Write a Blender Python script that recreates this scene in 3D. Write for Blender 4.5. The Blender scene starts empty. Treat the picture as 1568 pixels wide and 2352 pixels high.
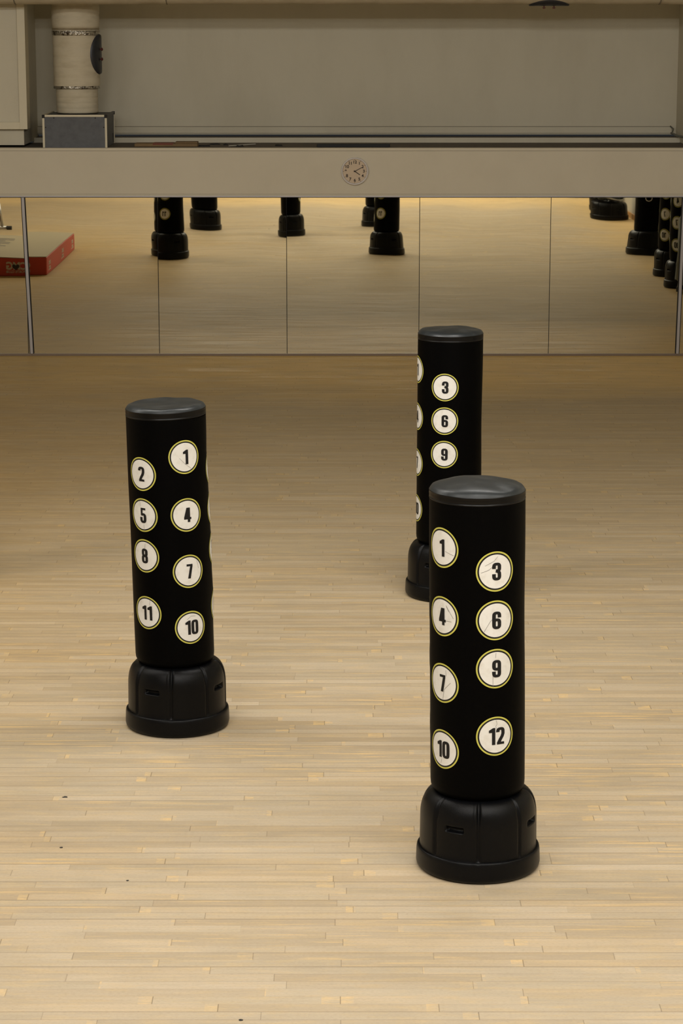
import bpy, bmesh, math, random
from mathutils import Vector, Matrix, noise
PI = math.pi
random.seed(4)
S = bpy.context.scene
COL = S.collection

# ------------------------------------------------------------------ camera
D = 26.87                      # distance from the camera to the mirror wall (m)
HC = 3.95                      # camera height: the photo is taken from a gallery
cam_d = bpy.data.cameras.new('camera')
cam = bpy.data.objects.new('camera', cam_d)
COL.objects.link(cam)
cam.location = (0, 0, HC)
cam.rotation_euler = (PI/2 - 0.212, 0, 0)
cam_d.sensor_fit = 'VERTICAL'
cam_d.sensor_height = 23.52
cam_d.lens = 5427/2352*23.52
cam_d.clip_end = 200
S.camera = cam

# ------------------------------------------------------------------ light
W = bpy.data.worlds.new('world'); S.world = W
W.use_nodes = True
W.node_tree.nodes['Background'].inputs['Color'].default_value = (0.9, 0.95, 1.0, 1)
W.node_tree.nodes['Background'].inputs['Strength'].default_value = 0.02

def area(name, loc, rot, sx, sy, power, color):
    l = bpy.data.lights.new(name, 'AREA'); l.shape = 'RECTANGLE'
    l.size = sx; l.size_y = sy; l.energy = power; l.color = color
    o = bpy.data.objects.new(name, l); COL.objects.link(o)
    o.location = loc; o.rotation_euler = rot
    return o

CEIL = 6.6
for ly, e, x0 in ((4.4, 230, -2.9), (8.5, 62, -2.9), (13.4, 138, -6.2)):
    for lx in (x0, x0+3.7, x0+7.4):
        area('ceiling_light', (lx, ly, CEIL-0.45), (math.radians(24), 0, 0), 2.6, 0.5, e, (1.0, 0.97, 0.915))
# added warm fill light on the wall behind the camera, no source seen
area('back_fill_light', (0.3, -5.6, 1.5), (PI/2, 0, 0), 8.5, 1.9, 6, (1.0, 0.90, 0.74))

S.view_settings.view_transform = 'Standard'
S.view_settings.look = 'None'
S.view_settings.gamma = 1
S.view_settings.use_curve_mapping = False
S.view_settings.exposure = 0.0

# ------------------------------------------------------------------ materials
def mat(name, color, rough=0.5, metal=0.0, spec=0.5, bump=None, var=None, coat=0):
    m = bpy.data.materials.new(name); m.use_nodes = True
    nt = m.node_tree; b = nt.nodes['Principled BSDF']
    b.inputs['Base Color'].default_value = (*color, 1)
    b.inputs['Roughness'].default_value = rough
    b.inputs['Metallic'].default_value = metal
    b.inputs['Specular IOR Level'].default_value = spec
    b.inputs['Coat Weight'].default_value = coat
    tc = nt.nodes.new('ShaderNodeTexCoord')
    if bump:
        sc, st, dist = bump
        n = nt.nodes.new('ShaderNodeTexNoise'); n.inputs['Scale'].default_value = sc
        n.inputs['Detail'].default_value = 3
        bp = nt.nodes.new('ShaderNodeBump'); bp.inputs['Strength'].default_value = st
        bp.inputs['Distance'].default_value = dist
        nt.links.new(tc.outputs['Object'], n.inputs['Vector'])
        nt.links.new(n.outputs['Fac'], bp.inputs['Height'])
        nt.links.new(bp.outputs['Normal'], b.inputs['Normal'])
    if var:
        sc, c2, lo, hi, stretch = var
        mp = nt.nodes.new('ShaderNodeMapping'); mp.inputs['Scale'].default_value = stretch
        n = nt.nodes.new('ShaderNodeTexNoise'); n.inputs['Scale'].default_value = sc
        n.inputs['Detail'].default_value = 5; n.inputs['Roughness'].default_value = .6
        r = nt.nodes.new('ShaderNodeMapRange'); r.inputs['From Min'].default_value = lo
        r.inputs['From Max'].default_value = hi
        mx = nt.nodes.new('ShaderNodeMix'); mx.data_type = 'RGBA'
        mx.inputs[6].default_value = (*color, 1); mx.inputs[7].default_value = (*c2, 1)
        nt.links.new(tc.outputs['Object'], mp.inputs['Vector'])
        nt.links.new(mp.outputs['Vector'], n.inputs['Vector'])
        nt.links.new(n.outputs['Fac'], r.inputs['Value'])
        nt.links.new(r.outputs['Result'], mx.inputs[0])
        nt.links.new(mx.outputs[2], b.inputs['Base Color'])
    return m

M = {}
M['wall'] = mat('wall_paint', (.62, .575, .455), .75, bump=(60, .08, .01), var=(1.3, (.56, .515, .40), .45, .75, (1, 1, .35)))
M['wall_room'] = mat('room_paint', (.62, .58, .48), .8, var=(3, (.40, .42, .36), .52, .75, (1, 1, .5)))
M['fascia'] = mat('fascia_paint', (.64, .58, .455), .6, bump=(90, .05, .01), var=(2.0, (.60, .54, .42), .4, .8, (1, 1, 1)))
M['white_frame'] = mat('painted_frame', (.66, .60, .45), .55)
M['ledge'] = mat('dusty_ledge', (.12, .10, .078), .9, var=(6, (.09, .075, .06), .45, .7, (1, 1, 1)))
M['dark'] = mat('dark_gap', (.02, .018, .016), .8)
M['seam'] = mat('seam_line', (.22, .19, .14), .8)  # darker tone of panel seams and duct joint bands
M['alu'] = mat('aluminium_strip', (.42, .40, .40), .45, .5)
M['channel'] = mat('mirror_channel', (.20, .15, .11), .5, .3)
M['vinyl'] = mat('black_vinyl', (.0010, .0010, .0010), .46, spec=.035, bump=(260, .10, .004))
M['vinyl_cap'] = mat('black_vinyl_cap', (.013, .017, .020), .36, spec=.42, bump=(7, .12, .015), var=(9, (.040, .046, .050), .50, .75, (1, 1, 1)))
M['seamvinyl'] = mat('black_vinyl_band', (.0018, .0018, .002), .34, spec=.22)
M['plastic'] = mat('black_moulded_plastic', (.0022, .0024, .0030), .32, spec=.15, bump=(420, .22, .004))
M['sticker'] = mat('sticker_white', (.70, .69, .66), .6, var=(24, (.60, .575, .52), .50, .78, (1, 1, 1)))
M['crease'] = mat('sticker_crease', (.20, .185, .165), .7)
M['ring'] = mat('sticker_yellow', (.50, .475, .085), .55)
M['ink'] = mat('sticker_black', (.006, .006, .007), .5, spec=.3)
M['duct'] = mat('duct_wrap', (.62, .55, .41), .7, bump=(30, .15, .01), var=(5, (.52, .45, .32), .45, .75, (1, 1, 3)))
M['foil'] = mat('foil_tape', (.60, .57, .50), .28, .9, bump=(45, .9, .02), var=(16, (.10, .08, .06), .52, .62, (1, 1, 1)))
M['greypanel'] = mat('grey_sheet_metal', (.10, .105, .115), .55, .2, var=(14, (.08, .082, .09), .4, .7, (1, 1, 1)))
M['darkmetal'] = mat('dark_sheet_metal', (.045, .047, .055), .45, .5)
M['red'] = mat('dark_red_plastic', (.09, .008, .006), .5)
M['clock_face'] = mat('clock_face', (.60, .47, .33), .5)
M['clock_rim'] = mat('clock_rim', (.66, .62, .60), .4)
M['mark'] = mat('clock_ink', (.03, .018, .01), .6)
M['mat_red'] = mat('mat_red', (.50, .045, .022), .5, bump=(30, .1, .01))
M['mat_top'] = mat('mat_khaki', (.33, .27, .16), .8, bump=(80, .1, .01))
M['mat_print'] = mat('mat_print', (.60, .52, .42), .6)
M['mat_dark'] = mat('mat_dark_print', (.03, .022, .02), .6)
M['chrome'] = mat('grey_steel_tube', (.55, .54, .52), .3, .8)
M['rubber'] = mat('black_rubber', (.01, .01, .01), .6)
M['wood'] = mat('plank_wood', (.24, .15, .06), .7, var=(8, (.16, .10, .045), .4, .7, (.3, 1, 1)))
M['base_wood'] = mat('baseboard_wood', (.48, .25, .08), .45)
M['paint_red'] = mat('faded_red', (.22, .06, .035), .7)
M['paper'] = mat('pale_paper', (.50, .48, .42), .7)
M['cloth'] = mat('grey_cloth', (.16, .165, .14), .7, bump=(20, .4, .02))

def floor_material():
    m = bpy.data.materials.new('worn_parquet'); m.use_nodes = True
    nt = m.node_tree; N = nt.nodes; L = nt.links
    b = N['Principled BSDF']
    def math_(op, a, c=None, d=None):
        n = N.new('ShaderNodeMath'); n.operation = op
        for i, v in enumerate((a, c, d)):
            if v is None: continue
            if isinstance(v, (int, float)): n.inputs[i].default_value = v
            else: L.new(v, n.inputs[i])
        return n.outputs[0]
    def noise_(vec, scale, detail=3, rough=.5, dim='3D'):
        n = N.new('ShaderNodeTexNoise'); n.noise_dimensions = dim
        n.inputs['Scale'].default_value = scale; n.inputs['Detail'].default_value = detail
        n.inputs['Roughness'].default_value = rough
        L.new(vec, n.inputs['Vector']); return n.outputs['Fac']
    def mapping(vec, sc):
        n = N.new('ShaderNodeMapping'); n.inputs['Scale'].default_value = sc
        L.new(vec, n.inputs['Vector']); return n.outputs[0]
    def rng(v, a, b_, c=0, d=1):
        n = N.new('ShaderNodeMapRange')
        for k, x in (('From Min', a), ('From Max', b_), ('To Min', c), ('To Max', d)):
            n.inputs[k].default_value = x
        L.new(v, n.inputs['Value']); return n.outputs[0]
    def mix(f, a, c):
        n = N.new('ShaderNodeMix'); n.data_type = 'RGBA'
        if isinstance(f, (int, float)): n.inputs[0].default_value = f
        else: L.new(f, n.inputs[0])
        for i, v in ((6, a), (7, c)):
            if isinstance(v, tuple): n.inputs[i].default_value = (*v, 1)
            else: L.new(v, n.inputs[i])
        return n.outputs[2]
    def comb(x, y, z=0):
        n = N.new('ShaderNodeCombineXYZ')
        for i, v in enumerate((x, y, z)):
            if isinstance(v, (int, float)): n.inputs[i].default_value = v
            else: L.new(v, n.inputs[i])
        return n.outputs[0]
    def white(vec):
        n = N.new('ShaderNodeTexWhiteNoise'); n.noise_dimensions = '3D'
        L.new(vec, n.inputs['Vector']); return n.outputs['Value']
    geo = N.new('ShaderNodeTexCoord'); P = geo.outputs['Object']
    sp = N.new('ShaderNodeSeparateXYZ'); L.new(P, sp.inputs[0])
    x, y = sp.outputs[0], sp.outputs[1]
    WID, LEN = .0755, .86
    v = math_('DIVIDE', y, WID); row = math_('FLOOR', v); fv = math_('SUBTRACT', v, row)
    r1 = white(comb(row, 3.3, 1.7)); r2 = white(comb(row, 8.1, 5.2))
    ln = math_('MULTIPLY_ADD', r2, .45, LEN-.2)
    u = math_('ADD', math_('DIVIDE', x, ln), math_('MULTIPLY', r1, 17.0))
    colm = math_('FLOOR', u); fu = math_('SUBTRACT', u, colm)
    pid = comb(row, colm, 2.0)
    pr = white(pid); pr2 = white(comb(colm, row, 9.0)); pr3 = white(comb(row, colm, 31.0))
    # joints
    dv = math_('MINIMUM', fv, math_('SUBTRACT', 1.0, fv))
    du = math_('MULTIPLY', math_('MINIMUM', fu, math_('SUBTRACT', 1.0, fu)), ln)
    dend = math_('MULTIPLY', fu, ln)
    dend2 = math_('MULTIPLY', math_('SUBTRACT', 1.0, fu), ln)
    jv = rng(dv, .010, .045, 1, 0)
    # only every second or third long joint is dark
    rj = white(comb(math_('FLOOR', math_('ADD', v, .5)), 4.4, 7.7))
    jv = math_('MULTIPLY', jv, rng(rj, .45, .9, .10, 1.0))
    ju = math_('MULTIPLY', rng(du, .0008, .0030, 1, 0), rng(pr2, .2, .8, .1, .9))
    joint = math_('MAXIMUM', jv, ju)
    # per-plank tone
    tone = mix(pr, (.395, .305, .195), (.560, .465, .340))
    tone = mix(rng(pr3, .60, 1.0, 0, .75), tone, (.425, .350, .240))
    tone = mix(math_('MULTIPLY', rng(pr2, .70, 1.0, 0, 1), .32), tone, (.56, .375, .165))
    # grain, stretched along the boards
    off = N.new('ShaderNodeVectorMath'); off.operation = 'ADD'
    L.new(P, off.inputs[0]); L.new(comb(math_('MULTIPLY', pr, 30.0), 0.0, math_('MULTIPLY', pr2, 20.0)), off.inputs[1])
    OP = off.outputs[0]
    g1 = noise_(mapping(OP, (3.0, 70, 1)), 1.0, 5, .62)
    g2 = noise_(mapping(OP, (14.0, 190, 1)), 1.0, 3, .6)
    g3 = noise_(mapping(OP, (1.6, 12, 1)), 1.0, 4, .6)
    tone = mix(rng(g1, .42, .72, 0, .36), tone, (.335, .265, .17))
    tone = mix(rng(g2, .50, .75, 0, .22), tone, (.29, .235, .155))
    tone = mix(rng(g3, .50, .75, 0, .38), tone, (.60, .505, .375))
    # large grey worn areas and streaks of dirt
    w1 = noise_(mapping(P, (.22, .55, 1)), 1.0, 4, .6)
    w2 = noise_(mapping(P, (.7, 5.0, 1)), 1.0, 4, .6)
    tone = mix(rng(w1, .42, .66, 0, .42), tone, (.40, .345, .255))
    tone = mix(rng(w2, .50, .72, 0, .36), tone, (.33, .275, .19))
    # varnish that survives at board ends and along some edges: honey yellow
    e1 = noise_(mapping(OP, (9, 30, 1)), 1.0, 3, .6)
    endlen = rng(pr3, 0, 1, .008, .085)
    m1 = math_('MULTIPLY', math_('LESS_THAN', dend2, endlen), rng(pr2, .62, .70, 0, 1))
    endlen2 = rng(pr2, 0, 1, .004, .06)
    m2 = math_('MULTIPLY', math_('LESS_THAN', dend, endlen2), rng(pr, .74, .82, 0, 1))
    ym = math_('MULTIPLY', math_('MAXIMUM', m1, m2), rng(e1, .40, .66, 0, 1))
    e2 = noise_(mapping(OP, (2.2, 42, 1)), 1.0, 3, .55)
    e3 = noise_(mapping(P, (.5, 1.3, 1)), 1.0, 3, .55)
    ym2 = math_('MULTIPLY', math_('MULTIPLY', rng(e2, .55, .66, 0, 1), rng(e3, .42, .58, 0, 1.0)), rng(pr, .35, .6, 1, .35))
    tone = mix(math_('MULTIPLY', math_('MAXIMUM', ym, ym2), .60), tone, (.78, .53, .22))
    # less worn, honey coloured towards the mirror wall; darker honey tone on the left
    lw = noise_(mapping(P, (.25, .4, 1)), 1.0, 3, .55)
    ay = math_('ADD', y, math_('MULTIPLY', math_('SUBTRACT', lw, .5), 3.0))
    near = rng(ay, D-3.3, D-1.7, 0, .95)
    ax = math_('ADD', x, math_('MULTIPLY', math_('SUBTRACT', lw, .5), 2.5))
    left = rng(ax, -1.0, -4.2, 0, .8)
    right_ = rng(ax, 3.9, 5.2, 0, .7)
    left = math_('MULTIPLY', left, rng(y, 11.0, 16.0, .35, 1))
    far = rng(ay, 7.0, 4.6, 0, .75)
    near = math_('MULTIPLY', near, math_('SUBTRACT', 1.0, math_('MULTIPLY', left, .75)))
    hon = math_('MAXIMUM', near, right_)
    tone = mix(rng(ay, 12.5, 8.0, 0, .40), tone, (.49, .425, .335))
    varn = mix(rng(g1, .4, .7), (.70, .475, .185), (.56, .37, .12))
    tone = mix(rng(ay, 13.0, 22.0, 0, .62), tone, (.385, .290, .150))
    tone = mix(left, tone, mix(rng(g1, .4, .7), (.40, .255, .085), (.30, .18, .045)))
    tone = mix(hon, tone, varn)
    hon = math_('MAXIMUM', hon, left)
    tone = mix(far, tone, (.84, .60, .29))  # glow on the floor nearest the camera, painted in as brighter honey
    # uneven dirt ground into the bare wood
    b1 = noise_(mapping(P, (1.6, 2.6, 1)), 1.0, 5, .65)
    tone = mix(rng(b1, .46, .70, 0, .34), tone, (.345, .285, .195))
    b2 = noise_(mapping(P, (5.0, 24, 1)), 1.0, 4, .65)
    tone = mix(rng(b2, .48, .72, 0, .34), tone, (.60, .43, .205))
    b3 = noise_(mapping(P, (60, 160, 1)), 1.0, 2, .6)
    tone = mix(rng(b3, .45, .75, 0, .30), tone, (.30, .24, .16))
    # fine dark pits
    p1 = noise_(mapping(P, (30, 60, 1)), 1.0, 2, .5)
    tone = mix(rng(p1, .76, .80, 0, .5), tone, (.15, .11, .07))
    tone = mix(math_('MULTIPLY', joint, .62), tone, (.10, .072, .045))
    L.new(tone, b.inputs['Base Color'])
    rn = noise_(mapping(P, (1.0, 9, 1)), 1.0, 4, .6)
    rough = math_('ADD', rng(rn, .3, .7, .52, .66), math_('MULTIPLY', hon, -.08))
    L.new(rough, b.inputs['Roughness'])
    b.inputs['Specular IOR Level'].default_value = .06
    bp = N.new('ShaderNodeBump'); bp.inputs['Strength'].default_value = .35
    bp.inputs['Distance'].default_value = .004
    hgt = math_('SUBTRACT', math_('MULTIPLY', g1, .35), joint)
    L.new(hgt, bp.inputs['Height']); L.new(bp.outputs[0], b.inputs['Normal'])
    return m
M['floor'] = floor_material()

def mirror_material():
    m = bpy.data.materials.new('mirror_glass'); m.use_nodes = True
    nt = m.node_tree; b = nt.nodes['Principled BSDF']
    b.inputs['Base Color'].default_value = (.74, .71, .575, 1)
    b.inputs['Metallic'].default_value = 1; b.inputs['Roughness'].default_value = .012
    tc = nt.nodes.new('ShaderNodeTexCoord')
    n = nt.nodes.new('ShaderNodeTexNoise'); n.inputs['Scale'].default_value = 1.6
    n.inputs['Detail'].default_value = 0
    bp = nt.nodes.new('ShaderNodeBump'); bp.inputs['Strength'].default_value = .12
    bp.inputs['Distance'].default_value = .008
    nt.links.new(tc.outputs['Object'], n.inputs['Vector'])
    nt.links.new(n.outputs['Fac'], bp.inputs['Height'])
    nt.links.new(bp.outputs['Normal'], b.inputs['Normal'])
    return m
M['mirror'] = mirror_material()

# ------------------------------------------------------------------ helpers
def link(name, me, parent=None, mats=()):
    o = bpy.data.objects.new(name, me); COL.objects.link(o)
    for m in mats: me.materials.append(m)
    if parent: o.parent = parent
    return o

def obj(name, bm, m, parent=None, smooth=False, bevel=0):
    me = bpy.data.meshes.new(name)
    bmesh.ops.recalc_face_normals(bm, faces=bm.faces)
    bm.to_mesh(me); bm.free()
    if smooth:
        for p in me.polygons: p.use_smooth = True
    mats = m if isinstance(m, (list, tuple)) else (m,)
    o = link(name, me, parent, mats)
    if bevel:
        b = o.modifiers.new('bevel', 'BEVEL'); b.width = bevel; b.segments = 2; b.limit_method = 'ANGLE'
    return o

def thing(name, label, cat, loc=(0, 0, 0), rz=0, group=None):
    o = bpy.data.objects.new(name, None); COL.objects.link(o)
    o.empty_display_size = .1
    o.location = loc; o.rotation_euler = (0, 0, rz)
    return tag(o, label, cat, group)

def tag(o, label, cat, group=None):
    o['label'] = label; o['category'] = cat
    if group: o['group'] = group
    return o

def struct(name, bm, m, bevel=0):
    o = obj(name, bm, m, bevel=bevel); o['kind'] = 'structure'; return o

def box(bm, x0, x1, y0, y1, z0, z1, mi=0):
    v = [bm.verts.new((x, y, z)) for x in (x0, x1) for y in (y0, y1) for z in (z0, z1)]
    fs = [(0, 1, 3, 2), (4, 6, 7, 5), (0, 4, 5, 1), (2, 3, 7, 6), (0, 2, 6, 4), (1, 5, 7, 3)]
    for f in fs:
        bm.faces.new([v[i] for i in f]).material_index = mi
    return bm

def bx(*a): return box(bmesh.new(), *a)

def lathe(bm, prof, n=64, fn=None, close_top=False, close_bot=False):
    rings = []
    for (r, z) in prof:
        ring = []
        for k in range(n):
            a = 2*PI*k/n
            x, y, zz = r*math.sin(a), -r*math.cos(a), z
            if fn: x, y, zz = fn(a, r, z)
            ring.append(bm.verts.new((x, y, zz)))
        rings.append(ring)
    for i in range(len(rings)-1):
        for k in range(n):
            bm.faces.new((rings[i][k], rings[i][(k+1) % n], rings[i+1][(k+1) % n], rings[i+1][k]))
    if close_bot: bm.faces.new(rings[0][::-1])
    if close_top: bm.faces.new(rings[-1])
    return bm

def tube(bm, p0, p1, r, n=16):
    p0, p1 = Vector(p0), Vector(p1); d = (p1-p0).normalized()
    a = d.orthogonal().normalized(); b = d.cross(a)
    R0 = [bm.verts.new(p0+r*(a*math.cos(t*2*PI/n)+b*math.sin(t*2*PI/n))) for t in range(n)]
    R1 = [bm.verts.new(p1+r*(a*math.cos(t*2*PI/n)+b*math.sin(t*2*PI/n))) for t in range(n)]
    for k in range(n): bm.faces.new((R0[k], R0[(k+1) % n], R1[(k+1) % n], R1[k]))
    bm.faces.new(R0[::-1]); bm.faces.new(R1)
    return bm

def path_tube(bm, pts, r, n=10):
    pts = [Vector(p) for p in pts]; prev = None
    for i, p in enumerate(pts):
        t = (pts[min(i+1, len(pts)-1)]-pts[max(i-1, 0)]).normalized()
        up = Vector((0, 0, 1)) if abs(t.z) < .9 else Vector((1, 0, 0))
        a = t.cross(up).normalized(); b = t.cross(a)
        ring = [bm.verts.new(p+r*(a*math.cos(k*2*PI/n)+b*math.sin(k*2*PI/n))) for k in range(n)]
        if prev:
            for k in range(n): bm.faces.new((prev[k], prev[(k+1) % n], ring[(k+1) % n], ring[k]))
        else: bm.faces.new(ring[::-1])
        prev = ring
    bm.faces.new(prev)
    return bm

def text_bm(s, size, offset=0.0, extrude=0.001, space=1.0):
    cu = bpy.data.curves.new('lettering', 'FONT'); cu.body = s; cu.size = size
    cu.offset = offset; cu.extrude = extrude; cu.align_x = 'CENTER'; cu.align_y = 'CENTER'
    cu.space_character = space
    o = bpy.data.objects.new('lettering', cu); COL.objects.link(o)
    bpy.context.view_layer.update()
    me = bpy.data.meshes.new_from_object(o.evaluated_get(bpy.context.evaluated_depsgraph_get()))
    bm = bmesh.new(); bm.from_mesh(me)
    bpy.data.objects.remove(o); bpy.data.curves.remove(cu); bpy.data.meshes.remove(me)
    return bm

# ------------------------------------------------------------------ the room
XL, XR, YF = -8.6, 5.46, -6.0
NX0, NX1 = -3.62, 3.965            # sides of the recess above the mirror wall
YW = 28.35                          # back of the recess
FT, FB = 2.358, 1.818               # fascia top and bottom
bm = bx(XL, XR, YF, D+.3, -.1, 0)
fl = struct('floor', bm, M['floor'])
struct('ceiling', bx(XL, XR, YF, YW+.2, CEIL, CEIL+.1), M['wall_room'])
struct('wall_right', bx(XR, XR+.1, YF, D, 0, CEIL), M['wall_room'])
struct('wall_left', bx(XL-.1, XL, YF, YW+.2, 0, CEIL), M['wall_room'])
struct('wall_front', bx(XL, XR, YF-.1, YF, 0, CEIL), M['wall_room'])
struct('baseboard_right', bx(XR-.02, XR, YF, D-.02, 0, .10), M['base_wood'])
# lower wall that carries the mirrors
struct('wall_back', bx(XL, XR+.1, D+.014, D+.3, 0, FB-.002), M['dark'])
# fascia with its thin seams
bm = bx(XL, XR+.1, D-.005, D+.12, FB+.004, FT)
fa = struct('trim_1', bm, M['fascia'], bevel=.002)
struct('trim_2', bx(XL, XR, D-.0058, D-.0048, FT-.032, FT-.0285), M['seam'])
struct('trim_3', bx(XL, XR, D-.0058, D-.0048, FB+.024, FB+.0265), M['seam'])
# ledge on top of the fascia and the stepped kerb behind it
struct('trim_4', bx(XL, XR, D+.12, 28.0, FT-.1, FT-.004), M['ledge'])
bm = bx(-3.62, 3.965, 28.0, 28.02, FT-.06, 2.412)
struct('trim_5', bm, M['wall'])
struct('trim_6', bx(-3.62, 3.965, 28.02, 28.36, FT-.06, 2.408), M['ledge'])
struct('trim_7', bx(-3.62, 3.91, 28.322, 28.36, 2.448, 2.520), M['wall'])
struct('trim_8', bx(-3.62, 3.91, 28.335, 28.362, 2.520, 2.526), M['seam'])
# recessed upper wall
struct('wall_recess', bx(-4.2, 4.1, YW, YW+.1, 2.43, CEIL), M['wall'])
struct('wall_recess_right', bx(3.965, XR+.1, D+.12, YW+.1, FT, CEIL), M['wall'])
bm = bx(XL, -3.60, D+.23, YW+.1, FT+.02, CEIL)
struct('wall_recess_left', bm, M['wall'])

# mirror channels
struct('trim_9', bx(XL, XR, D-.016, D+.010, FB-.008, FB+.006), M['alu'])
struct('trim_10', bx(XL, XR, D-.012, D+.010, FB-.0145, FB-.008), M['dark'])
struct('trim_11', bx(XL, XR, D-.014, D+.012, 0, .026), M['channel'], bevel=.002)

# mirror panels: not quite in one plane, as in the reflections of the photograph
seams = [-5.07, -3.585, -2.085, -.623, .885, 2.370, 3.862, 5.35]
turns = [(.0000, .0006), (-.0036, .0022), (-.0044, .0004), (0, 0), (.0003, .0), (0, .0002), (.0, .0)]
mlab = ['mirror panel at the far left, cut by the photo edge, left of the metal strip',
        'mirror panel reflecting the red mat, right of the left metal strip',
        'mirror panel reflecting two black bags side by side, below left of the clock',
        'mirror panel directly below the wall clock',
        'mirror panel behind the far punching bag, right of centre',
        'mirror panel reflecting the row of bags along the wall, left of the right metal strip',
        'narrow sliver of mirror panel at the right photo edge']
for i in range(7):
    x0, x1 = seams[i]+.0035, seams[i+1]-.0035
    bm = bx(x0-(x0+x1)/2, x1-(x0+x1)/2, -.003, .003, .026-.915, FB-.006-.915)
    o = obj('mirror_panel', bm, M['mirror'])
    o.location = ((x0+x1)/2, D, .915)
    o.rotation_euler = (turns[i][1], 0, turns[i][0])
    tag(o, mlab[i], 'mirror', 'wall mirrors along the back wall')
def strip(xb, xt, lab):
    t = thing('metal_strip', lab, 'metal strip', (xb, D, 0), 0, 'aluminium strips over the mirror joints')
    for nm, a, b, m_, y0 in (('dark_edge', -.024, .024, M['dark'], -.022), ('metal_face', -.015, .015, M['alu'], -.030)):
        bm = bx(a, b, y0, -.012, .028, FB-.012)
        for v in bm.verts: v.co.x += (xt-xb)*v.co.z/1.8
        obj(nm, bm, m_, t)
strip(-3.545, -3.600, 'thin aluminium strip over the mirror joint beside the red mat reflection')
strip(3.845, 3.872, 'thin aluminium strip over the mirror joint at the right photo edge')

# ------------------------------------------------------------------ numerals
def strokes(path, a=.108, b=.082):
    out = []
    n = len(path)
    off = []
    for i in range(n):
        p, q = path[max(i-1, 0)], path[min(i+1, n-1)]
        if path[0] == path[-1] and i in (0, n-1): p, q = path[-2], path[1]
        tx, ty = q[0]-p[0], q[1]-p[1]; l = math.hypot(tx, ty) or 1
        off.append((-ty/l*a, tx/l*b))
    for i in range(n-1):
        (x0, y0), (x1, y1) = path[i], path[i+1]; (a0, b0), (a1, b1) = off[i], off[i+1]
        out.append([(x0+a0, y0+b0), (x0-a0, y0-b0), (x1-a1, y1-b1), (x1+a1, y1+b1)])
    return out
def arc(cx, cy, rx, ry, a0, a1, n=14, e=.62):
    P_ = []
    for k in range(n+1):
        a = math.radians(a0+(a1-a0)*k/n); c, s = math.cos(a), math.sin(a)
        P_.append((cx+rx*math.copysign(abs(c)**e, c), cy+ry*math.copysign(abs(s)**e, s)))
    return P_
R_ = lambda x0, y0, x1, y1: [(x0, y0), (x1, y0), (x1, y1), (x0, y1)]
SIX = strokes(arc(.27, .30, .165, .228, 0, 360, 28)) + strokes([(.105, .30), (.105, .74)]+arc(.27, .72, .165, .208, 180, 0, 14)+[(.435, .66)])
DIG = {
 '0': (.54, strokes(arc(.27, .5, .165, .428, 0, 360, 36, .45))),
 '1': (.44, [[(.22, 0), (.42, 0), (.42, 1), (.28, 1)], [(.22, 0), (.28, 1), (.24, .93), (.22, .70)], [(.04, .86), (.04, .72), (.24, .72), (.24, .93)], [(.24, .93), (.04, .86), (.14, .89), (.28, 1)]]),
 '2': (.54, strokes(arc(.27, .735, .165, .193, 180, 0, 14)+[(.435, .64), (.38, .48), (.25, .28), (.16, .10)])+[R_(.05, 0, .51, .145)]),
 '3': (.54, strokes([(.105, .66)]+arc(.27, .735, .165, .193, 180, -62, 18)+[(.22, .54)])+strokes([(.22, .54)]+arc(.27, .285, .165, .215, 75, -180, 20)+[(.105, .36)])),
 '4': (.56, [R_(.27, 0, .46, 1), [(.27, 1), (.20, 1), (.01, .33), (.16, .33)], [(.27, 1), (.16, .33), (.27, .33), (.27, .8)], R_(.01, .19, .55, .34)]),
 '5': (.54, [R_(.07, .855, .49, 1), [(.07, .48), (.24, .48), (.24, .9), (.07, .9)]]+strokes([(.12, .52)]+arc(.27, .30, .165, .26, 120, -180, 22)+[(.105, .36)])),
 '6': (.54, SIX),
 '7': (.48, [R_(.02, .85, .47, 1), [(.10, 0), (.30, 0), (.47, .85), (.28, .85)]]),
 '8': (.54, strokes(arc(.27, .73, .150, .200, 0, 360, 28))+strokes(arc(.27, .285, .165, .215, 0, 360, 28))),
 '9': (.54, [[(.54-x, 1-y) for x, y in q] for q in SIX]),
}
def numeral_polys(s):
    ws = [DIG[c][0] for c in s]; tot = sum(ws)+.03*(len(s)-1); x = -tot/2; out = []
    for c, w in zip(s, ws):
        out += [[(px+x, py-.5) for px, py in q] for q in DIG[c][1]]; x += w+.03
    return out

# ------------------------------------------------------------------ punching bags
H, RB = 1.8235, .2185
RS = .0925
Z1 = {'1': 1.557, '4': 1.238, '7': .924, '10': .609}
Z2 = {'2': 1.461, '5': 1.234, '8': 1.007, '11': .688}
Z3 = {'3': 1.462, '6': 1.236, '9': 1.010, '12': .691}

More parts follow.
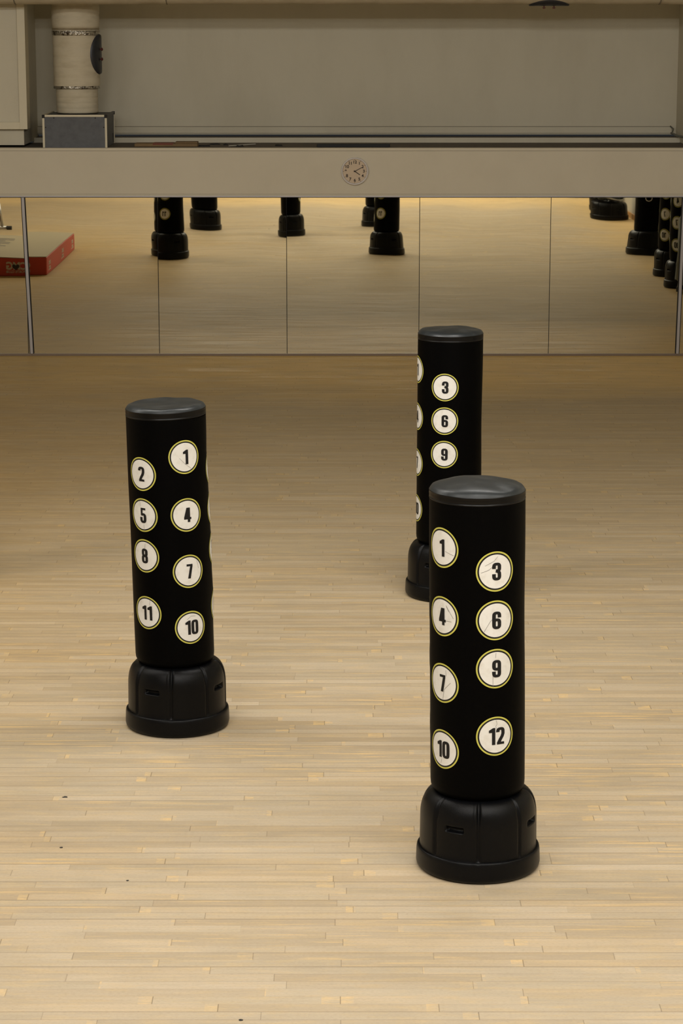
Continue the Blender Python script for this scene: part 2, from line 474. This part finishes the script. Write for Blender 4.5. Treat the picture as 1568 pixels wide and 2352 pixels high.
def base_mesh(r_ring=.29, r_body=.2735, r_sh=.272, z_sh=.316, r_top=.17, n=360):
    prof = [(.10, 0.004), (r_ring-.03, 0.003), (r_ring-.012, .006), (r_ring-.003, .016), (r_ring, .03), (r_ring-.001, .06), (r_ring-.002, .085),
            (r_ring-.004, .099), (r_ring-.008, .106), (r_ring-.012, .105), (r_ring-.0150, .100)]
    rb = r_body
    prof += [(rb, .104)]
    for k in range(1, 16):
        z = .104+(z_sh-.075-.104)*k/15
        prof.append((rb-(rb-r_sh)*k/15, z))
    R1 = .075; k0 = z_sh-.075
    for k in range(1, 15):
        a = PI/2*k/14
        prof.append((r_sh-R1*(1-math.cos(a)**.8), k0+(z_sh-k0+.060)*math.sin(a)**.85))
    zt = k0+(z_sh-k0+.060)
    prof += [(r_top+.004, zt+.003), (r_top-.004, zt-.003), (r_top-.02, zt-.012), (.05, zt-.012)]
    g0 = [math.radians(-3+44.7*i) for i in range(8)]
    def fn(a, r, z):
        rr = r
        if z > .10 and r > r_top-.002:
            d = min(abs((a-g+PI) % (2*PI)-PI) for g in g0)
            idx = int(((math.degrees(a)+3) % 360)//44.7) % 8
            f = min(1, (z-.10)/.02)
            rr -= f*(.010+.006*max(0, min(1, (z-.27)/.05)))*math.exp(-(d/.032)**2)
            c = math.radians(-3+44.7*(idx+.5)); dd = (a-c+PI) % (2*PI)-PI
            rr -= f*(.0035 if idx % 2 else 0)*min(1, max(0, (.36-abs(dd))/.03))
            if idx % 2 == 1:       # moulded hand slot
                w = max(0, 1-max(0, abs(dd)*r-.042)/.006)*max(0, 1-max(0, abs(z-.250)-.008)/.006)
                rr -= .024*w
        return rr*math.sin(a), -rr*math.cos(a), z
    # extra rings around the slot height
    p2 = []
    for (r, z), (r2, z2) in zip(prof, prof[1:]):
        p2.append((r, z))
        if .215 < (z+z2)/2 < .285 and r > .2:
            for t in (.33, .66): p2.append((r+(r2-r)*t, z+(z2-z)*t))
    p2.append(prof[-1])
    bm = bmesh.new(); lathe(bm, p2, n, fn, close_top=True, close_bot=True)
    me = bpy.data.meshes.new('base'); bmesh.ops.recalc_face_normals(bm, faces=bm.faces)
    bm.to_mesh(me); bm.free()
    for p in me.polygons: p.use_smooth = True
    me.materials.append(M['plastic'])
    return me
BASE = base_mesh()
BIGBASE = base_mesh(.375, .356, .343, .330, .21, 240)

def make_bag(x, y, label, phi1=None, lean=(0, 0), dome=.02, dish=0.0, dents=(), seed=1, R=RB, big=False, cols=(1, 2, 3),
             grp='freestanding punching bags', zb=.385, base_rot=0, top=True, logo=False, tilt=(0, 0), creases={}):
    t = thing('punching_bag', label, 'punching bag', (x, y, 0), 0, grp)
    b = link('base', BIGBASE if big else BASE, t); b.rotation_euler = (0, 0, base_rot)
    def surf(a, z, off=0.0, r=None):
        rr = R if r is None else r
        nz = noise.noise(Vector((math.sin(a)*1.3+seed*7, math.cos(a)*1.3, z*2.2)))
        k = rr*(1+.009*nz)+off*1.0
        for (da, dz, wa, wz, dep) in dents:
            q = (a-math.radians(da)+PI) % (2*PI)-PI
            k -= dep*math.exp(-(q/wa)**2-((z-dz)/wz)**2)
        return Vector((k*math.sin(a)+lean[0]*z/H, -k*math.cos(a)+lean[1]*z/H, z))
    # cover
    prof = [(.10, zb-.012), (R*.80, zb-.012), (R*.90, zb-.009), (R*.965, zb+.002), (R*.992, zb+.018), (R, zb+.04)]
    zt = H-.062
    nz = 46
    for k in range(1, nz+1): prof.append((R, zb+.04+(zt-zb-.04)*k/nz))
    bm = bmesh.new()
    lathe(bm, prof, 96, lambda a, r, z: surf(a, z, 0, r), close_bot=True)
    obj('cover', bm, M['vinyl'], t, smooth=True)
    # cap with stitched seams and piping
    def capf(a, r, z):
        p = surf(a, min(z, H), 0, r); p.z = z
        if r < R*.93:
            wr = noise.noise(Vector((p.x*9+seed, p.y*9, seed*3.1)))
            p.z += wr*.006 - dish*(1-(r/(R*.93))**2)*.8
        p.z += tilt[0]*math.sin(a)*r + tilt[1]*math.cos(a)*r
        return p
    pr = [(R*1.0, zt-.001), (R*1.006, zt+.001), (R*1.006, zt+.0035), (R*.996, zt+.005), (R*1.002, zt+.012), (R*1.004, zt+.022),
          (R*.999, zt+.030), (R*1.004, zt+.033), (R*1.006, zt+.0355), (R*.995, zt+.038),
          (R*.985, zt+.043), (R*.955, zt+.052), (R*.90, zt+.059)]
    for k in range(1, 9):
        q = k/8; pr.append((R*.90*(1-q)+.001, zt+.059+dome*(1-(1-q)**2)))
    bm = bmesh.new(); lathe(bm, pr, 96, capf, close_top=True)
    bm.faces.ensure_lookup_table()
    for i, f in enumerate(bm.faces):
        f.material_index = 1 if i < 96*9 else 0
    obj('top_cap', bm, (M['vinyl_cap'], M['seamvinyl']), t, smooth=True)
    def sticker(s, phi, z):
        f0 = math.radians(phi)
        bm = bmesh.new()
        rads = [0, .28, .56, .845, .925, 1.0]; mi = [0, 0, 0, 2, 1]; n = 64
        rings = []
        for q in rads[1:]:
            rings.append([bm.verts.new(surf(f0+RS*q*math.cos(2*PI*k/n)/R, z+RS*q*math.sin(2*PI*k/n), .0012)) for k in range(n)])
        c = bm.verts.new(surf(f0, z, .0012))
        for k in range(n): bm.faces.new((c, rings[0][k], rings[0][(k+1) % n])).material_index = 0
        for i in range(len(rings)-1):
            for k in range(n):
                bm.faces.new((rings[i][k], rings[i+1][k], rings[i+1][(k+1) % n], rings[i][(k+1) % n])).material_index = mi[i+1]
        st = obj('number_sticker', bm, (M['sticker'], M['ring'], M['ink']), t)
        st['label'] = 'white round sticker numbered ' + s + ' with a yellow ring'
        for line in creases.get(s, ()):
            bm = bmesh.new(); prev = None; pts = []
            for (u0, v0), (u1, v1) in zip(line, line[1:]):
                pts += [(u0+(u1-u0)*i/3, v0+(v1-v0)*i/3) for i in range(3)]
            pts.append(line[-1])
            for i, (p, q) in enumerate(pts):
                a_, b_ = pts[max(i-1, 0)], pts[min(i+1, len(pts)-1)]
                l = math.hypot(b_[0]-a_[0], b_[1]-a_[1]); nu, nv = -(b_[1]-a_[1])/l*.009, (b_[0]-a_[0])/l*.009
                cur = [bm.verts.new(surf(f0+RS*(p+k*nu)/R, z+RS*(q+k*nv), .0019)) for k in (1, -1)]
                if prev: bm.faces.new((prev[0], prev[1], cur[1], cur[0]))
                prev = cur
            obj('crease', bm, M['crease'], st)
        bm = bmesh.new(); hgt = .080
        for q in numeral_polys(s):
            vs = [bm.verts.new(surf(f0+(px*hgt+.003)/R, z+py*hgt, .0026)) for px, py in q]
            try: bm.faces.new(vs)
            except ValueError: pass
        obj('numeral', bm, M['ink'], st)
    if phi1 is not None:
        for c, Z, d in ((1, Z1, 0), (2, Z2, -67), (3, Z3, 69.3)):
            if c in cols:
                for s, z in Z.items(): sticker(s, phi1+d, z)
    if logo:
        bm = bmesh.new(); n = 40
        for k in range(n):
            a0, a1 = 2*PI*k/n, 2*PI*(k+1)/n
            vs = [bm.verts.new(surf(math.radians(logo)+rr*.95*math.cos(a)/R, .930+rr*.75*math.sin(a), .002)) for rr, a in ((.052, a0), (.064, a0), (.064, a1), (.052, a1))]
            bm.faces.new(vs)
        q = obj('printed_mark', bm, M['sticker'], t); q['label'] = 'white rounded outline printed on the cover'
    return t

fr = 'freestanding numbered punching bags on the open floor'
make_bag(.6393, 10.503, 'nearest black punching bag, stickers 1 4 7 10 and 3 6 9 12 facing', -50, (-.0246, -.0052), .026, 0,
         ((100, 1.2, .5, .25, .004),), 1, grp=fr, creases={
             '1': [[(.25, -.15), (.75, -.30)]], '3': [[(-.75, -.05), (-.35, .10), (-.15, .28)], [(-.55, .30), (-.1, .52), (.1, .75)]],
             '4': [[(.28, .60), (.48, .32), (.72, -.02)], [(.30, .55), (.45, .30)], [(.1, -.2), (.6, -.18)]], '6': [[(-.6, -.55), (-.3, -.05), (-.2, .05)]],
             '7': [[(.05, -.80), (.15, -.3), (.55, .10)], [(.25, .7), (.28, .4)]], '9': [[(-.16, -.95), (-.16, -.3)], [(0, .8), (-.02, .55)]],
             '12': [[(0, .82), (.06, .62), (-.02, .5), (.08, .3)]], '10': [[(-.1, -.75), (-.05, -.5)]]})
make_bag(-.9183, 12.7075, 'left black punching bag, leaning, stickers 2 5 8 11 and 1 4 7 10', 30, (-.0416, .01), .004, .010,
         ((104, 1.52, .35, .10, .006), (100, 1.05, .35, .14, -.004), (100, .78, .4, .12, -.006)), 2, grp=fr, tilt=(.025, 0), creases={
             '1': [[(-.35, -.05), (0, -.42), (.45, -.75)], [(0, -.42), (.05, -.30)]], '5': [[(-.2, .82), (-.15, .5)], [(.05, -.55), (.07, -.98)]],
             '11': [[(.30, .80), (.24, .48)]], '8': [[(.1, .75), (.05, .45)]], '10': [[(-.25, .5), (0, .68), (.3, .66)]], '7': [[(.55, .6), (.66, .1)]]})
make_bag(.7252, 15.697, 'black punching bag farthest from the camera, partly behind the nearest bag', -81, (.004, -.0037), .016, 0,
         ((98, 1.25, .4, .22, .005),), 3, grp=fr)
rf = 'punching bags seen in the mirror'
make_bag(-2.815, 16.17, 'punching bag reflected in the mirror with sticker 11, split by the left mirror seam', -94, (.02, 0), .015, 0, (), 5, grp=rf)
make_bag(-2.56, 11.45, 'plain black punching bag reflected second from left, right of the bag numbered 11', None, (0, 0), .015, 0, (), 6, grp=rf)
make_bag(4.90, 18.71, 'punching bag by the right wall in the mirror, right behind the bigger thick bag', -136, (.03, 0), .015, 0, (), 7, grp=rf)
make_bag(4.87, 20.12, 'rightmost reflected punching bag with stickers 4 7 10, against the right metal strip', -139, (.03, 0), .015, 0, (), 8, grp=rf)
make_bag(4.94, 15.72, 'big thick punching bag with wide rounded base reflected near the right wall', None, (.01, 0), .015, 0, (), 9,
         R=.262, big=True, grp='wide based punching bags', zb=.39, logo=-164)
make_bag(5.15, 7.39, 'punching bag in the mirror mostly hidden behind the wide base holding a crumpled cover', None, (0, 0), .015, 0, (), 10, grp=rf)
make_bag(4.99, 4.30, 'punching bag whose dark base edge just shows under the mirror top, at upper right', None, (0, 0), .015, 0, (), 11, grp=rf)

# wide base without a bag, with a crumpled cover on it
t = thing('bag_base', 'black wide plastic bag base without a bag, reflected by the right wall', 'bag base', (5.03, 9.12, 0))
b = link('base', BIGBASE, t)
t.scale = (.93, .93, .84)
bm = bmesh.new()
pr = [(.20, .374), (.235, .385), (.245, .42), (.235, .50), (.20, .60), (.15, .70), (.08, .78), (.01, .80)]
def crum(a, r, z):
    k = 1+.22*noise.noise(Vector((math.sin(a)*2.2, math.cos(a)*2.2, z*7)))+.06*math.sin(9*a+z*30)
    return r*k*math.sin(a), -r*k*math.cos(a), z+.02*math.sin(4*a)*(1 if z > .4 else 0)
lathe(bm, pr, 96, crum, close_top=True, close_bot=True)
bmesh.ops.translate(bm, verts=bm.verts, vec=(0, 0, -.010))
c = obj('crumpled_cover', bm, M['vinyl_cap'], None, smooth=True); c.location = (5.03, 9.12, 0)
tag(c, 'crumpled black vinyl cover lying on the empty wide base', 'cover')
bm = bmesh.new()
for k, (z0, r0) in enumerate(((.40, .262), (.46, .262))):
    path_tube(bm, [(5.03+r0*math.sin(a/10), 9.12-r0*math.cos(a/10), z0+.03*math.sin(a/5+k)) for a in range(8, 54, 2)], .010, 8)
s = obj('strap', bm, M['chrome'], None, smooth=True)
s.parent = c; s.matrix_parent_inverse = Matrix.Translation((-5.03, -9.12, 0))
s['label'] = 'grey shiny cord'

# ------------------------------------------------------------------ ventilation
def ring_duct(bm, prof, n=56, wob=.004, seed=0):
    def f(a, r, z):
        k = r+wob*noise.noise(Vector((math.sin(a)*2+seed, math.cos(a)*2, z*5)))
        return k*math.sin(a), -k*math.cos(a), z
    return lathe(bm, prof, n, f)
def access_door(parent, name, loc, rot):
    # curved oval door: a patch lying on the round duct, with two red wing nuts
    o = None
    bm = bmesh.new(); n = 40; rings = []
    for q in (1, .97, .7, .35, 0.001):
        ring = []
        for k in range(n):
            a = 2*PI*k/n
            u, v = .17*q*math.cos(a), .225*q*math.sin(a)      # u across, v along the duct
            rr = .268+(.0 if q == 1 else .014)
            ring.append(bm.verts.new((rr*math.cos(u/rr)-.262, rr*math.sin(u/rr), v)))
        rings.append(ring)
    for i in range(len(rings)-1):
        for k in range(n): bm.faces.new((rings[i][k], rings[i][(k+1) % n], rings[i+1][(k+1) % n], rings[i+1][k]))
    bm.faces.new(rings[-1])
    o = obj(name, bm, M['darkmetal'], parent, smooth=True)
    o.location = loc; o.rotation_euler = rot
    for s in (-1, 1):
        bm = bmesh.new()
        tube(bm, (.015, 0, s*.055), (.036, 0, s*.055), .008, 12)
        tube(bm, (.036, 0, s*.055), (.043, 0, s*.055), .019, 16)
        tube(bm, (.043, 0, s*.055), (.050, 0, s*.055), .009, 12)
        obj('wing_nut', bm, M['red'], o)
    return o

t = thing('vertical_duct', 'white wrapped round ventilation duct standing on the grey metal box', 'duct', (-3.025, 27.45, 2.718))
z0 = 2.718
prof = [(.236, 2.7255)]
z = 2.72
while z < 3.0:
    prof += [(.237, z+.004), (.239, z+.02), (.2385, z+.052), (.2345, z+.057)]; z += .06
prof += [(.262, 3.01)]
z = 3.01
while z < 3.62:
    prof += [(.262, z+.004), (.265, z+.03), (.264, z+.105), (.2605, z+.111)]; z += .115
prof += [(.268, 3.66)]
while z < 4.6:
    prof += [(.268, z+.004), (.271, z+.03), (.270, z+.105), (.266, z+.111)]; z += .115
bm = bmesh.new(); ring_duct(bm, prof)
o = obj('duct_wrap', bm, M['duct'], t, smooth=True); o.location = (0, 0, -z0)
bm = bmesh.new(); ring_duct(bm, [(.262, 3.000), (.267, 3.003), (.267, 3.030), (.262, 3.033)], 80, .008)
o = obj('foil_tape', bm, M['foil'], t, smooth=True); o.location = (0, 0, -z0)
bm = bmesh.new(); ring_duct(bm, [(.265, 3.595), (.2715, 3.600), (.2725, 3.645), (.266, 3.650)], 80, .008, 3)
o = obj('foil_tape', bm, M['foil'], t, smooth=True); o.location = (0, 0, -z0)
access_door(t, 'access_door', (.262, -.05, 3.385-z0), (0, 0, math.radians(-14)))

t = thing('metal_box', 'grey metal ventilation box with pale edges under the vertical duct', 'ventilation box', (-3.005, 27.415, FT))
X0, X1, Y0, Y1, ZB, ZT = -.365, .362, -.465, .465, 0, 2.724-FT
obj('side_panels', bx(X0+.008, X1-.008, Y0+.008, Y1-.008, 0, ZT-.008), M['greypanel'], t)
e = .024
for (a, b_) in ((X0, X0+e), (X1-e, X1)):
    for (c_, d_) in ((Y0, Y0+e), (Y1-e, Y1)):
        obj('edge_profile', bx(a, b_, c_, d_, 0, ZT-.036), M['white_frame'], t, bevel=.002)
        obj('corner_cap', bx(a-.004, b_+.004, c_-.004, d_+.004, ZT-.036, ZT), M['dark'], t, bevel=.003)
for (c_, d_) in ((Y0, Y0+e), (Y1-e, Y1)):
    obj('edge_profile', bx(X0+e+.004, X1-e-.004, c_, d_, ZT-e, ZT), M['white_frame'], t, bevel=.002)
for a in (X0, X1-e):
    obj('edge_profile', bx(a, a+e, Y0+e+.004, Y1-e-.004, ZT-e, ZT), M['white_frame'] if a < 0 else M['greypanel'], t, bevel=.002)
for sx, sz in ((X0+.13, ZT-.036), (X1-.13, ZT-.036), (X0+.036, ZT-.14), (X1-.036, ZT-.14)):
    bm = bmesh.new(); tube(bm, (sx, Y0+.002, sz), (sx, Y0+.009, sz), .007, 10)
    obj('screw', bm, M['dark'], t)
obj('latch', bx(X1-.012, X1-.005, .30, .34, .02, .12), M['dark'], t)

t = thing('horizontal_duct', 'pale wrapped ventilation duct running along the top edge of the photo', 'duct', (0, 26.68, 4.231))
bm = bmesh.new()
n = 48; prev = None; xs = []
x = -5.2
while x < 5.0:
    xs += [(x, .287), (x+.01, .291), (x+.55, .291), (x+.565, .2875)]; x += .80
for x, r in xs:
    ring = [bm.verts.new((x, (r+.002*noise.noise(Vector((x*2, k*.4, 0))))*math.cos(2*PI*k/n), r*math.sin(2*PI*k/n))) for k in range(n)]
    if prev:
        for k in range(n): bm.faces.new((prev[k], prev[(k+1) % n], ring[(k+1) % n], ring[k]))
    prev = ring
obj('duct_wrap', bm, M['duct'], t, smooth=True)
for x in (-3.60, -1.93, 3.5):
    bm = bmesh.new(); tube(bm, (x, 0, 0), (x+.012, 0, 0), .2935, 48)
    obj('joint_band', bm, M['seam'], t)
access_door(t, 'access_door', (2.29, 0, -.289), (0, PI/2, 0))

# white framed panel box at the upper left, in front of the recess wall
t = thing('framed_panel', 'white framed wall panel at the upper left corner', 'panel', (-4.3, 27.0, 2.56))
XE = -3.545+4.3
obj('panel_body', bx(-1.2, XE-.004, .03, .25, 0, 1.9), M['wall'], t)
obj('frame_side', bx(XE-.088, XE, -.0, .27, 0, 1.95), M['white_frame'], t, bevel=.003)
obj('frame_bottom', bx(-1.2, XE-.088, -.0, .27, 0, .080), M['white_frame'], t, bevel=.003)

# small torn cable duct at the right end of the recess
bm = bmesh.new()
path_tube(bm, [(3.87, 28.05, 2.462), (3.895, 27.98, 2.452), (3.93, 27.86, 2.437), (3.98, 27.7, 2.435), (3.96, 27.5, 2.47)], .013, 8)
path_tube(bm, [(3.89, 28.30, 2.53), (3.92, 28.25, 2.50), (3.90, 28.2, 2.46), (3.875, 28.10, 2.455)], .008, 8)
o = obj('loose_cable', bm, M['cloth'], None, smooth=True)
tag(o, 'loose grey cable at the right end of the ledge', 'cable')

# clutter on the ledge
t = thing('wooden_plank', 'brown plank with a faded red patch lying on the ledge right of the metal box', 'plank', (-2.0, 27.35, FT-.004))
obj('board', bx(-.36, .36, -.14, .12, 0, .034), M['wood'], t, bevel=.004)
obj('red_patch', bx(-.15, .08, -.145, .12, .020, .037), M['paint_red'], t)
obj('board_end', bx(.10, .355, -.10, .14, .034, .048), M['wood'], t, bevel=.003)
o = obj('black_bar', bx(-.415, .415, -.05, .05, 0, .038), M['ink'], bevel=.004)
o.location = (.135, 27.12, FT-.004); tag(o, 'long flat black bar on the ledge above the clock', 'bar')
bm = bmesh.new(); tube(bm, (-1.28, 27.15, FT+.008), (-.99, 27.45, FT+.012), .006, 8)
o = obj('thin_stick', bm, M['paper']); tag(o, 'thin pale stick lying on the ledge left of the black bar', 'stick')
random.seed(8)
for k, (x, y, w) in enumerate(((-1.56, 27.25, .10), (-1.33, 27.5, .05), (-1.15, 27.2, .06), (-.72, 27.3, .05), (-1.46, 27.6, .08))):
    bm = bmesh.new()
    vs = []
    for a in range(7):
        q = 2*PI*a/7; r = w*random.uniform(.5, 1)
        vs.append((r*math.cos(q), r*.5*math.sin(q)))
    lo = [bm.verts.new((px, py, 0)) for px, py in vs]; hi = [bm.verts.new((px*.8, py*.8, random.uniform(.008, .022))) for px, py in vs]
    bm.faces.new(lo[::-1]); bm.faces.new(hi)
    for i in range(7): bm.faces.new((lo[i], lo[(i+1) % 7], hi[(i+1) % 7], hi[i]))
    o = obj('rubble_scrap', bm, M['dark']); o.location = (x, y, FT-.004)
    tag(o, 'small dark scrap lying on the dusty ledge left of the black bar', 'scrap', 'scraps on the ledge')

# ------------------------------------------------------------------ clock
t = thing('wall_clock', 'round white wall clock on the beam above the mirrors, ten past four', 'clock', (.150, D-.005, 2.100))
bm = bmesh.new()
pr = [(.152, 0), (.155, -.010), (.155, -.026), (.150, -.034), (.142, -.034), (.136, -.024), (.134, -.014)]
n = 64; rings = [[bm.verts.new((r*math.sin(2*PI*k/n), y, r*math.cos(2*PI*k/n))) for k in range(n)] for r, y in pr]
for i in range(len(rings)-1):
    for k in range(n): bm.faces.new((rings[i][k], rings[i][(k+1) % n], rings[i+1][(k+1) % n], rings[i+1][k]))
obj('rim', bm, M['clock_rim'], t, smooth=True)
bm = bmesh.new()
tube(bm, (0, -.001, 0), (0, -.014, 0), .137, 64)
obj('face', bm, M['clock_face'], t)
def flat(bm, xz, y0=-.0155):
    vs = [bm.verts.new((x, y0, z)) for x, z in xz]; bm.faces.new(vs)
for h in range(1, 13):
    a = 2*PI*h/12
    b_ = text_bm(str(h), .046, .0014, .0006)
    bmesh.ops.rotate(b_, verts=b_.verts, cent=(0, 0, 0), matrix=Matrix.Rotation(PI/2, 3, 'X'))
    bmesh.ops.translate(b_, verts=b_.verts, vec=(.102*math.sin(a), -.0155, .102*math.cos(a)))
    obj('hour_number', b_, M['mark'], t)
bm = bmesh.new()
for h in range(12):
    a = 2*PI*h/12; s, c = math.sin(a), math.cos(a)
    flat(bm, [(s*.123+c*.002, c*.123-s*.002), (s*.133+c*.002, c*.133-s*.002), (s*.133-c*.002, c*.133+s*.002), (s*.123-c*.002, c*.123+s*.002)])
obj('hour_marks', bm, M['mark'], t)
for nm, deg, ln, w in (('minute_hand', 62, .105, .0040), ('hour_hand', 125, .070, .0052)):
    a = math.radians(deg); s, c = math.sin(a), math.cos(a)
    bm = bmesh.new()
    pts = [(-s*.012+c*w, -c*.012-s*w), (s*ln+c*w*.7, c*ln-s*w*.7), (s*ln-c*w*.7, c*ln+s*w*.7), (-s*.012-c*w, -c*.012+s*w)]
    lo = [bm.verts.new((x, -.0165, z)) for x, z in pts]; hi = [bm.verts.new((x, -.018, z)) for x, z in pts]
    bm.faces.new(lo); bm.faces.new(hi[::-1])
    for i in range(4): bm.faces.new((lo[i], lo[(i+1) % 4], hi[(i+1) % 4], hi[i]))
    obj(nm, bm, M['mark'], t)

# ------------------------------------------------------------------ crash mat by the left, seen in the mirror
MX1, MX0, MY0, MY1, MZ = -4.41, -6.4, 15.48, 18.86, .272
t = thing('crash_mat', 'red thick gym mat with khaki top and white letters, reflected at the left', 'mat', ((MX0+MX1)/2, (MY0+MY1)/2, 0))
ox, oy = t.location.x, t.location.y
obj('foam_block', bx(MX0-ox, MX1-ox, MY0-oy, MY1-oy, 0.0, MZ-.008), M['mat_red'], t, bevel=.012)
obj('top_sheet', bx(MX0-ox+.006, MX1-ox-.006, MY0-oy+.006, MY1-oy-.006, MZ-.008, MZ), M['mat_top'], t)
def mat_text(s, size, off, loc, rz, m_, sx=1.0, rx=PI/2):
    b_ = text_bm(s, size, off, .001)
    for v in b_.verts: v.co.x *= sx
    bmesh.ops.rotate(b_, verts=b_.verts, cent=(0, 0, 0), matrix=Matrix.Rotation(rx, 3, 'X'))
    bmesh.ops.rotate(b_, verts=b_.verts, cent=(0, 0, 0), matrix=Matrix.Rotation(rz, 3, 'Z'))
    bmesh.ops.translate(b_, verts=b_.verts, vec=(loc[0]-ox, loc[1]-oy, loc[2]))
    o = obj('printed_letters', b_, m_, t); return o
mat_text('CMG', .150, .006, (-4.81, MY1+.002, .145), PI, M['mat_print'], .92)
mat_text('SPORTS CLUB', .050, .001, (-4.81, MY1+.002, .062), PI, M['mat_print'], .98)
# dark heart over the lower part of the M
bm = bmesh.new()
pts = []
for k in range(28):
    a = 2*PI*k/28
    hx = 16*math.sin(a)**3; hz = 13*math.cos(a)-5*math.cos(2*a)-2*math.cos(3*a)-math.cos(4*a)
    pts.append((hx*.0034, hz*.0034))
vs = [bm.verts.new((-4.818-ox+x, MY1-oy+.0045, .135+z)) for x, z in pts]; bm.faces.new(vs)
obj('printed_heart', bm, M['mat_dark'], t)
for y, zc in ((18.54, .12), (17.04, .12), (15.80, .12)):
    mat_text('CMG', .075, .003, (MX1+.002, y, .155), PI/2, M['mat_print'], 1.3)
    mat_text('SPORTS', .055, .002, (MX1+.002, y, .085), PI/2, M['mat_print'], 1.0)
    bm = bx(MX1-ox, MX1-ox+.0015, y-.15-oy, y+.15-oy, .05, .062); obj('printed_bar', bm, M['mat_print'], t)
# dark strokes printed on the khaki top
bm = bmesh.new()
for k in range(7):
    yy = 16.05+.19*k
    for (a, b_) in ((-5.9, -5.62), (-5.50, -5.18)):
        s = .05*math.sin(k*2.1)
        vs = [bm.verts.new((x-ox, y-oy, MZ+.001)) for x, y in ((a+s, yy), (b_+s-.03*(k % 3), yy), (b_+s-.03*(k % 3), yy+.07), (a+s, yy+.09))]
        bm.faces.new(vs)
obj('printed_strokes', bm, M['mat_dark'], t)

# bench whose foot shows at the left edge of the mirror
t = thing('workout_bench', 'grey steel tube bench foot with black cap, reflected behind the red mat at left', 'bench', (-6.14, 11.65, 0))
bm = bmesh.new(); tube(bm, (-.70, 0, .040), (.22, 0, .040), .028, 16); obj('foot_tube', bm, M['chrome'], t, smooth=True)
for s in (-.76, .22):
    bm = bmesh.new(); tube(bm, (s, 0, .036), (s+.09, 0, .036), .035, 16); obj('foot_cap', bm, M['rubber'], t)
bm = bmesh.new(); tube(bm, (.14, 0, .05), (.06, -.02, .55), .026, 16); obj('upright', bm, M['chrome'], t, smooth=True)
bm = bmesh.new(); tube(bm, (-.60, 0, .05), (-.40, -.02, .55), .026, 16); obj('upright', bm, M['chrome'], t, smooth=True)
obj('pad', bx(-.60, .02, -.7, .7, .52, .60), M['vinyl_cap'], t, bevel=.02)
obj('cross_plate', bx(-.02, .10, .03, .05, .07, .26), M['rubber'], t)

# folded grey frame behind the rightmost reflected bag
t = thing('folded_cart', 'grey draped frame with black foot behind the rightmost reflected bag', 'cart', (4.86, 20.80, 0))
bm = bmesh.new()
pr = [(.20, .16), (.19, .4), (.17, .7), (.15, 1.0), (.10, 1.1), (.01, 1.12)]
lathe(bm, pr, 64, lambda a, r, z: (r*(1+.12*math.sin(7*a+z*4))*math.sin(a), -r*(1+.12*math.sin(7*a+z*4))*math.cos(a), z+.03*math.sin(3*a)), close_top=True)
obj('drape', bm, M['cloth'], t, smooth=True)
for sx, sy in ((-.15, -.12), (.15, -.12), (-.15, .14), (.15, .14)):
    bm = bmesh.new(); tube(bm, (sx, sy, .06), (sx*.7, sy*.7, .5), .015, 12); l = obj('leg', bm, M['chrome'], t, smooth=True)
    bm = bmesh.new(); tube(bm, (sx, sy, 0), (sx, sy, .065), .028, 12); obj('foot', bm, M['rubber'], l)

# ------------------------------------------------------------------ small litter on the floor
random.seed(3)
for (x, y, r, lab) in ((-1.405, 11.453, .016, 'tiny black scrap on the floor below left of the left bag'),
                       (-1.340, 10.717, .009, 'tiny dark speck on the floor at the lower left'),
                       (-.401, 8.755, .010, 'tiny dark speck on the floor at the bottom edge of the photo'),
                       (-.985, 10.281, .007, 'tiny dark speck on the floor, lower left of the nearest bag')):
    bm = bmesh.new(); n = 9
    pts = [(r*random.uniform(.5, 1.2)*math.cos(2*PI*k/n), r*random.uniform(.4, .9)*math.sin(2*PI*k/n)) for k in range(n)]
    lo = [bm.verts.new((px, py, 0)) for px, py in pts]; hi = [bm.verts.new((px*.8, py*.8, .003)) for px, py in pts]
    bm.faces.new(lo[::-1]); bm.faces.new(hi)
    for i in range(n): bm.faces.new((lo[i], lo[(i+1) % n], hi[(i+1) % n], hi[i]))
    o = obj('floor_scrap', bm, M['dark']); o.location = (x, y, 0)
    tag(o, lab, 'scrap', 'scraps on the floor')
